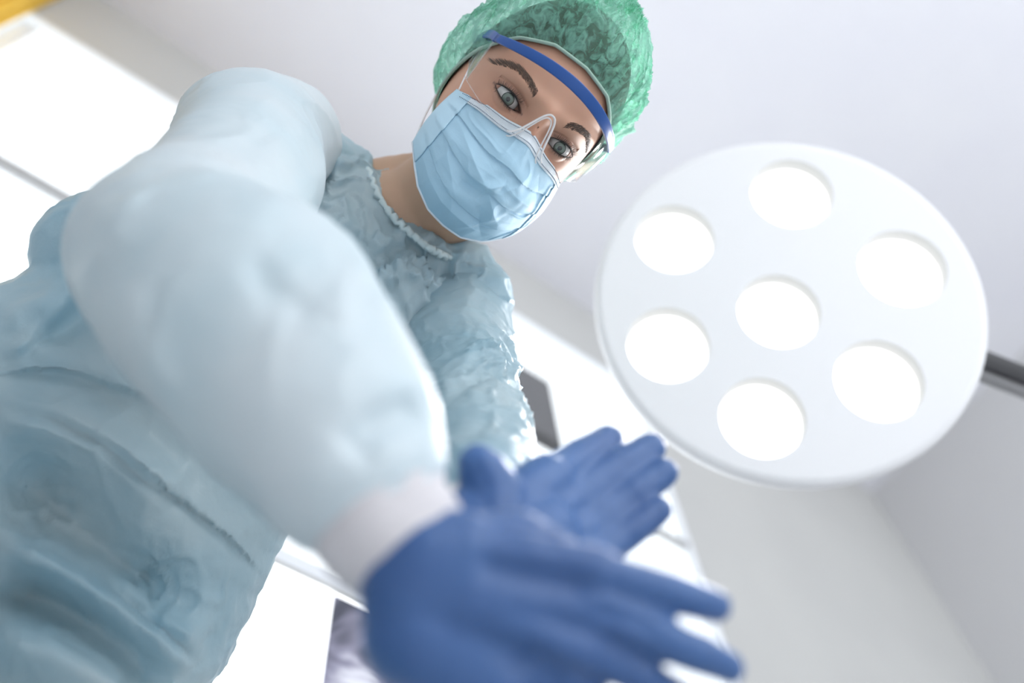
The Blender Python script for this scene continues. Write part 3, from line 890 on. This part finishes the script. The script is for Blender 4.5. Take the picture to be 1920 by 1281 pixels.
for sx in (-1, 1):
    i = 3 if sx < 0 else NU - 4
    for j, e in ((3, (sx * .072, .026, -.085)), (NT - 4, (sx * .072, -.045, -.105))):
        a = G[i, j]; b = HL1(*e); mid = (a + b) / 2 + EX * sx * 0.0015
        v, f = tube(smoothline([a, mid, b], 12), 0.0011, 6); mk('ear_loop', v, f, M_cord, mask)

# ---- goggles
gog = empty('safety_goggles', W(HL1(0, .03, .02))); gog.parent = person; gog.location = Vector(W(HL1(0, .03, .02))) - world_loc(person)
def gz(x): return 0.027 - 0.045 * (x / .0735) ** 2 - 0.012 * (x / .0735) ** 6
def gy(x): return 0.0315 + 0.0155 * (1 - (x / .0735) ** 2)
xs = np.linspace(-.0735, .0735, 60)
line = HL([(x, gy(x), gz(x)) for x in xs])
ups = [EY] * 60
v, f = tube(line, [0.7 + 0.3 * math.sin(math.pi * i / 59) for i in range(60)], 16, flat=(0.0050, 0.0108, EY)); mk('brow_bar', v, f, M_bar, gog)
for sx in (-1, 1):
    pts = smoothline([(sx * .0733, .0315, gz(.0735) + .001), (sx * .0765, .0315, -.045), (sx * .078, .028, -.075), (sx * .077, .020, -.115)], 24)
    v, f = tube(HL(pts), 1.0, 12, flat=(0.0028, 0.0085, EY)); mk('temple_arm', v, f, M_bar, gog)
def arch(x):                      # lower edge of the lens with the nose cut-out
    return -0.022 + 0.037 * math.exp(-(abs(x) / .0125) ** 2.6) + 0.010 * (abs(x) / .0735) ** 3
nl = 25; V = []
for x in xs:
    y1 = gy(x) - .002; y0 = arch(x)
    for j in range(nl):
        y = y1 + (y0 - y1) * j / (nl - 1)
        V.append((x * (1 - .02 * j / nl), y, gz(x) + .001 - 0.006 * (j / (nl - 1)) ** 2 + 0.004 * math.sin(math.pi * j / nl)))
V = np.array(V)
Fc = [(i * nl + j, i * nl + j + 1, (i + 1) * nl + j + 1, (i + 1) * nl + j) for i in range(59) for j in range(nl - 1)]
mk('lens', HL(V), Fc, M_gog, gog)
low = HL(V.reshape(60, nl, 3)[:, -1])
v, f = tube(low, 0.0006, 6); mk('lens_rim', v, f, M_clear, gog)
# nose piece: clear double-edged arch
pts = [(x, arch(x) + .0005, gz(x) - .002) for x in np.linspace(-.021, .021, 40)]
v1 = tube(HL(pts), 0.0009, 8); v2 = tube(HL([(x * .86, y - .0035, z - .003) for x, y, z in pts]), 0.0007, 8)
v, f = merge(v1, v2); mk('nose_piece', v, f, mat('clear_white_edge', (0.80, 0.78, 0.78), 0.15), gog)
for sx in (-1, 1):
    V = []
    for i in range(14):
        t = i / 13; x = sx * (.0735 + .003 * t); z = gz(.0735) - .044 * t
        for j in range(10):
            s = j / 9; V.append((x - sx * .004 * s, .030 - (0.042 - .012 * t) * s, z))
    Fc = [(i * 10 + j, i * 10 + j + 1, (i + 1) * 10 + j + 1, (i + 1) * 10 + j) for i in range(13) for j in range(9)]
    sh = mk('side_shield', HL(V), Fc, M_gog, gog)
    A = np.array(V).reshape(14, 10, 3)
    v, f = merge(tube(HL(A[0]), 0.0010, 6), tube(HL(A[:, -1]), 0.0006, 6), tube(HL(A[-1]), 0.0006, 6)); mk('shield_rim', v, f, M_clear, gog)

# ---- gown body
def crumple(V, N, amp, s, sc=1.0, folds=None):
    q = V + 0.02 * np.stack([noise(V, 14, s + 1), noise(V, 14, s + 2), noise(V, 14, s + 3)], 1)
    d = 0.50 * fbm(q, 9 * sc, 3, s) + 0.30 * (ridge(q, 13 * sc, s + 5) ** 1.5 - .3) + 0.14 * ridge(q, 30 * sc, s + 6) ** 1.5 + .07 * ridge(q, 60 * sc, s + 8)
    if folds:
        uv = proj(V)
        for px, py, rad, a in folds:
            w = np.exp(-(((uv[:, 0] - px) / rad) ** 2 + ((uv[:, 1] - py) / rad) ** 2))
            d = d + a / amp * w * (ridge(q + .01 * noise(V, 40, s + 50)[:, None], 34, s + 51) ** 1.3 + .6 * ridge(q, 62, s + 52) ** 1.3 - .6)
    return V + N * (amp * d)[:, None]
skirt_pts = []
for k, (dz, rr) in enumerate(((0.0, .185), (-.25, .20), (-.5, .215), (-.78, .23))):
    skirt_pts.append((toC(hw_ + np.array([-0.02, 0.0, dz])), (rr, .12, rr * .62), np.array([AX - CZ * (AX @ CZ), CZ, np.cross(AX - CZ * (AX @ CZ), CZ)])))
skirt_pts = [(c, r, np.array([nrm(a) for a in A])) for c, r, A in skirt_pts]
gv, gf = merge(balls(torso, .45), balls(skirt_pts, .4), balls([(P(190, 478, .93), .064), (P(300, 560, .93), .07), (P(60, 700, .90), .09)], .5),
               balls([(P(560, 290, .96), .045), (P(640, 335, .985), .037), (P(688, 372, 1.0), .03)], .4), balls([(P(882, 562, .99), .048), (P(860, 520, .995), .045)], .4))
gv, gf = remesh(gv, gf, 0.0031, 20)
gn = normals(gv, gf)
gv = sculpt(gv, gn, [
    ('o', .007, 46, [(-20, 706), (60, 694), (130, 700), (210, 722), (330, 770)]),
    ('g', .008, 26, [(-20, 660), (60, 648), (170, 690), (300, 745)]),
    ('g', -.010, 32, [(60, 640), (160, 600), (230, 590)]),
    ('g', .010, 26, [(0, 610), (80, 570), (150, 520)]),
    ('g', .008, 18, [(10, 680), (110, 585), (150, 560)]),
    ('g', .020, 46, [(-20, 790), (120, 800), (230, 850), (330, 950)]),
    ('c', -.010, 26, [(-10, 765), (90, 785), (190, 835), (270, 905), (330, 940)]),
    ('o', .006, 40, [(230, 850), (300, 905), (370, 960), (430, 1010), (490, 1075)]),
    ('g', -.034, 62, [(-30, 860), (80, 930), (180, 1020), (270, 1100), (360, 1200)]),
    ('g', .028, 40, [(-20, 1010), (100, 1060), (220, 1140), (330, 1230), (370, 1262)]),
    ('g', .016, 30, [(210, 1070), (290, 1130), (350, 1182), (378, 1212)]),
    ('c', -.014, 22, [(190, 1080), (270, 1150), (340, 1212), (368, 1245)]),
    ('g', -.034, 46, [(-20, 1090), (110, 1140), (230, 1220), (320, 1300)]),
    ('g', .032, 60, [(-20, 1190), (120, 1230), (260, 1310)]),
    ('g', -.010, 22, [(220, 1060), (280, 1090), (310, 1160)]),
    ('g', .010, 18, [(640, 280), (620, 340), (590, 400)]),
    ('g', -.012, 22, [(600, 230), (595, 300), (605, 390)]),
    ('c', -.014, 24, [(955, 585), (900, 640), (850, 690), (790, 740)]),
    ('g', .014, 34, [(900, 590), (850, 640), (790, 690)]),
    ('g', .008, 18, [(690, 470), (770, 440), (850, 480)]),
    ('g', .008, 20, [(700, 540), (760, 500), (840, 540), (880, 520)]),
    ('g', -.006, 16, [(700, 500), (760, 465), (830, 500)]),
], 1.35)
gn = normals(gv, gf)
gv = crumple(gv, gn, 0.0085, 3, 1.0, [(770, 510, 100, .007), (860, 540, 70, .009), (640, 330, 70, .005), (90, 970, 60, .0065), (290, 1080, 60, .0055), (390, 1120, 60, .004), (60, 860, 70, .003), (420, 1230, 60, .0015), (680, 430, 70, .003)])
gown = mk('surgical_gown', gv, gf, M_gown, person)
# sleeves
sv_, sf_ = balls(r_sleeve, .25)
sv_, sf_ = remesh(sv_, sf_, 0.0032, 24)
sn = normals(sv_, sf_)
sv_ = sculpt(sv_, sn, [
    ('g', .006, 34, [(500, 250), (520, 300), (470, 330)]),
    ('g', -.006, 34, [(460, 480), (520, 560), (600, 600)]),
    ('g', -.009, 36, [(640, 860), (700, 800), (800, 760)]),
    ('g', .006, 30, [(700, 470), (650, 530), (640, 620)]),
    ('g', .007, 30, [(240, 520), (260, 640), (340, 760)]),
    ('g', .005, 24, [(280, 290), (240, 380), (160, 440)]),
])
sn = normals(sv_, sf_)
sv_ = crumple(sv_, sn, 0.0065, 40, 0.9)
mk('sleeve', sv_, sf_, M_gown_lit, gown)
lv, lf = balls(l_sleeve, .25)
lv, lf = remesh(lv, lf, 0.0028, 16)
ln2 = normals(lv, lf)
lv = sculpt(lv, ln2, [
    ('g', .010, 20, [(800, 745), (850, 690), (920, 660), (980, 665)]),
    ('g', -.010, 18, [(820, 790), (870, 730), (940, 700), (985, 700)]),
    ('g', .007, 16, [(840, 790), (900, 745), (975, 740)]),
    ('g', -.007, 15, [(850, 830), (920, 790), (990, 790)]),
    ('o', .008, 30, [(1030, 880), (960, 850), (900, 830), (860, 825)]),
])
ln2 = normals(lv, lf)
lv = crumple(lv, ln2, 0.010, 77, 1.2, [(930, 680, 60, .008), (960, 780, 50, .006)])
mk('sleeve', lv, lf, M_gown, gown)
# collar binding along the neckline
def collar_line(dd=0.0):
    pts = [P(684, 296, .985), P(694, 330, .955), P(712, 372, .935), (P(742, 412, .925)), P(780, 447, .925), P(815, 470, .932), P(842, 482, .955), P(862, 470, .995)]
    return smoothline(pts, 60)
cl = collar_line()
jit = np.array([[0.0016 * math.sin(i * 1.9), 0.0016 * math.cos(i * 2.3), 0.001 * math.sin(i * 1.3)] for i in range(60)])
v, f = tube(cl + jit, [0.0035 + 0.001 * math.sin(i * 2.1) for i in range(60)], 8)
mk('collar_binding', v, f, M_bind, gown)
# cuffs
cd = nrm(O1 - P(660, 850, .47))
v, f = balls([(P(680, 905, .462), .034), (P(712, 962, .455), .0355), (P(765, 1030, .45), .031), (P(800, 1070, .448), .025)], .25)
v, f = remesh(v, f, 0.0022, 8); nn_ = normals(v, f)
v = v + nn_ * (0.0012 * np.sin((v @ cd) * 900) + 0.003 * fbm(v, 30, 2, 5))[:, None]
mk('cuff', v, f, M_cuff, gown)
v, f = balls([(P(911, 955, .585), .031), (P(900, 1005, .535), .028)], .25)
v, f = remesh(v, f, 0.0022, 8); mk('cuff', v, f, M_cuff, gown)
# gloves
for (hv_, hf_), w_, sd in ((hand1, [(O1 + X1 * -.004, .034)], 5), (hand2, [(O2, .032)], 9)):
    v, f = remesh(hv_, hf_, 0.0017, 7)
    n_ = normals(v, f)
    v = v + n_ * (0.0013 * fbm(v, 38, 2, sd) + 0.0003 * ridge(v, 70, sd))[:, None]
    if sd == 5:
        v = sculpt(v, normals(v, f), [('g', .0035, 42, [(860, 1140), (950, 1160), (1060, 1225), (1120, 1300)]), ('g', -.0032, 30, [(950, 1225), (1010, 1245), (1070, 1300)]),
                                      ('g', -.003, 26, [(880, 1050), (1000, 1085), (1120, 1110)]), ('g', -.0025, 18, [(1100, 1140), (1180, 1160), (1240, 1190)])])
    mk('glove', v, f, M_glove, person)
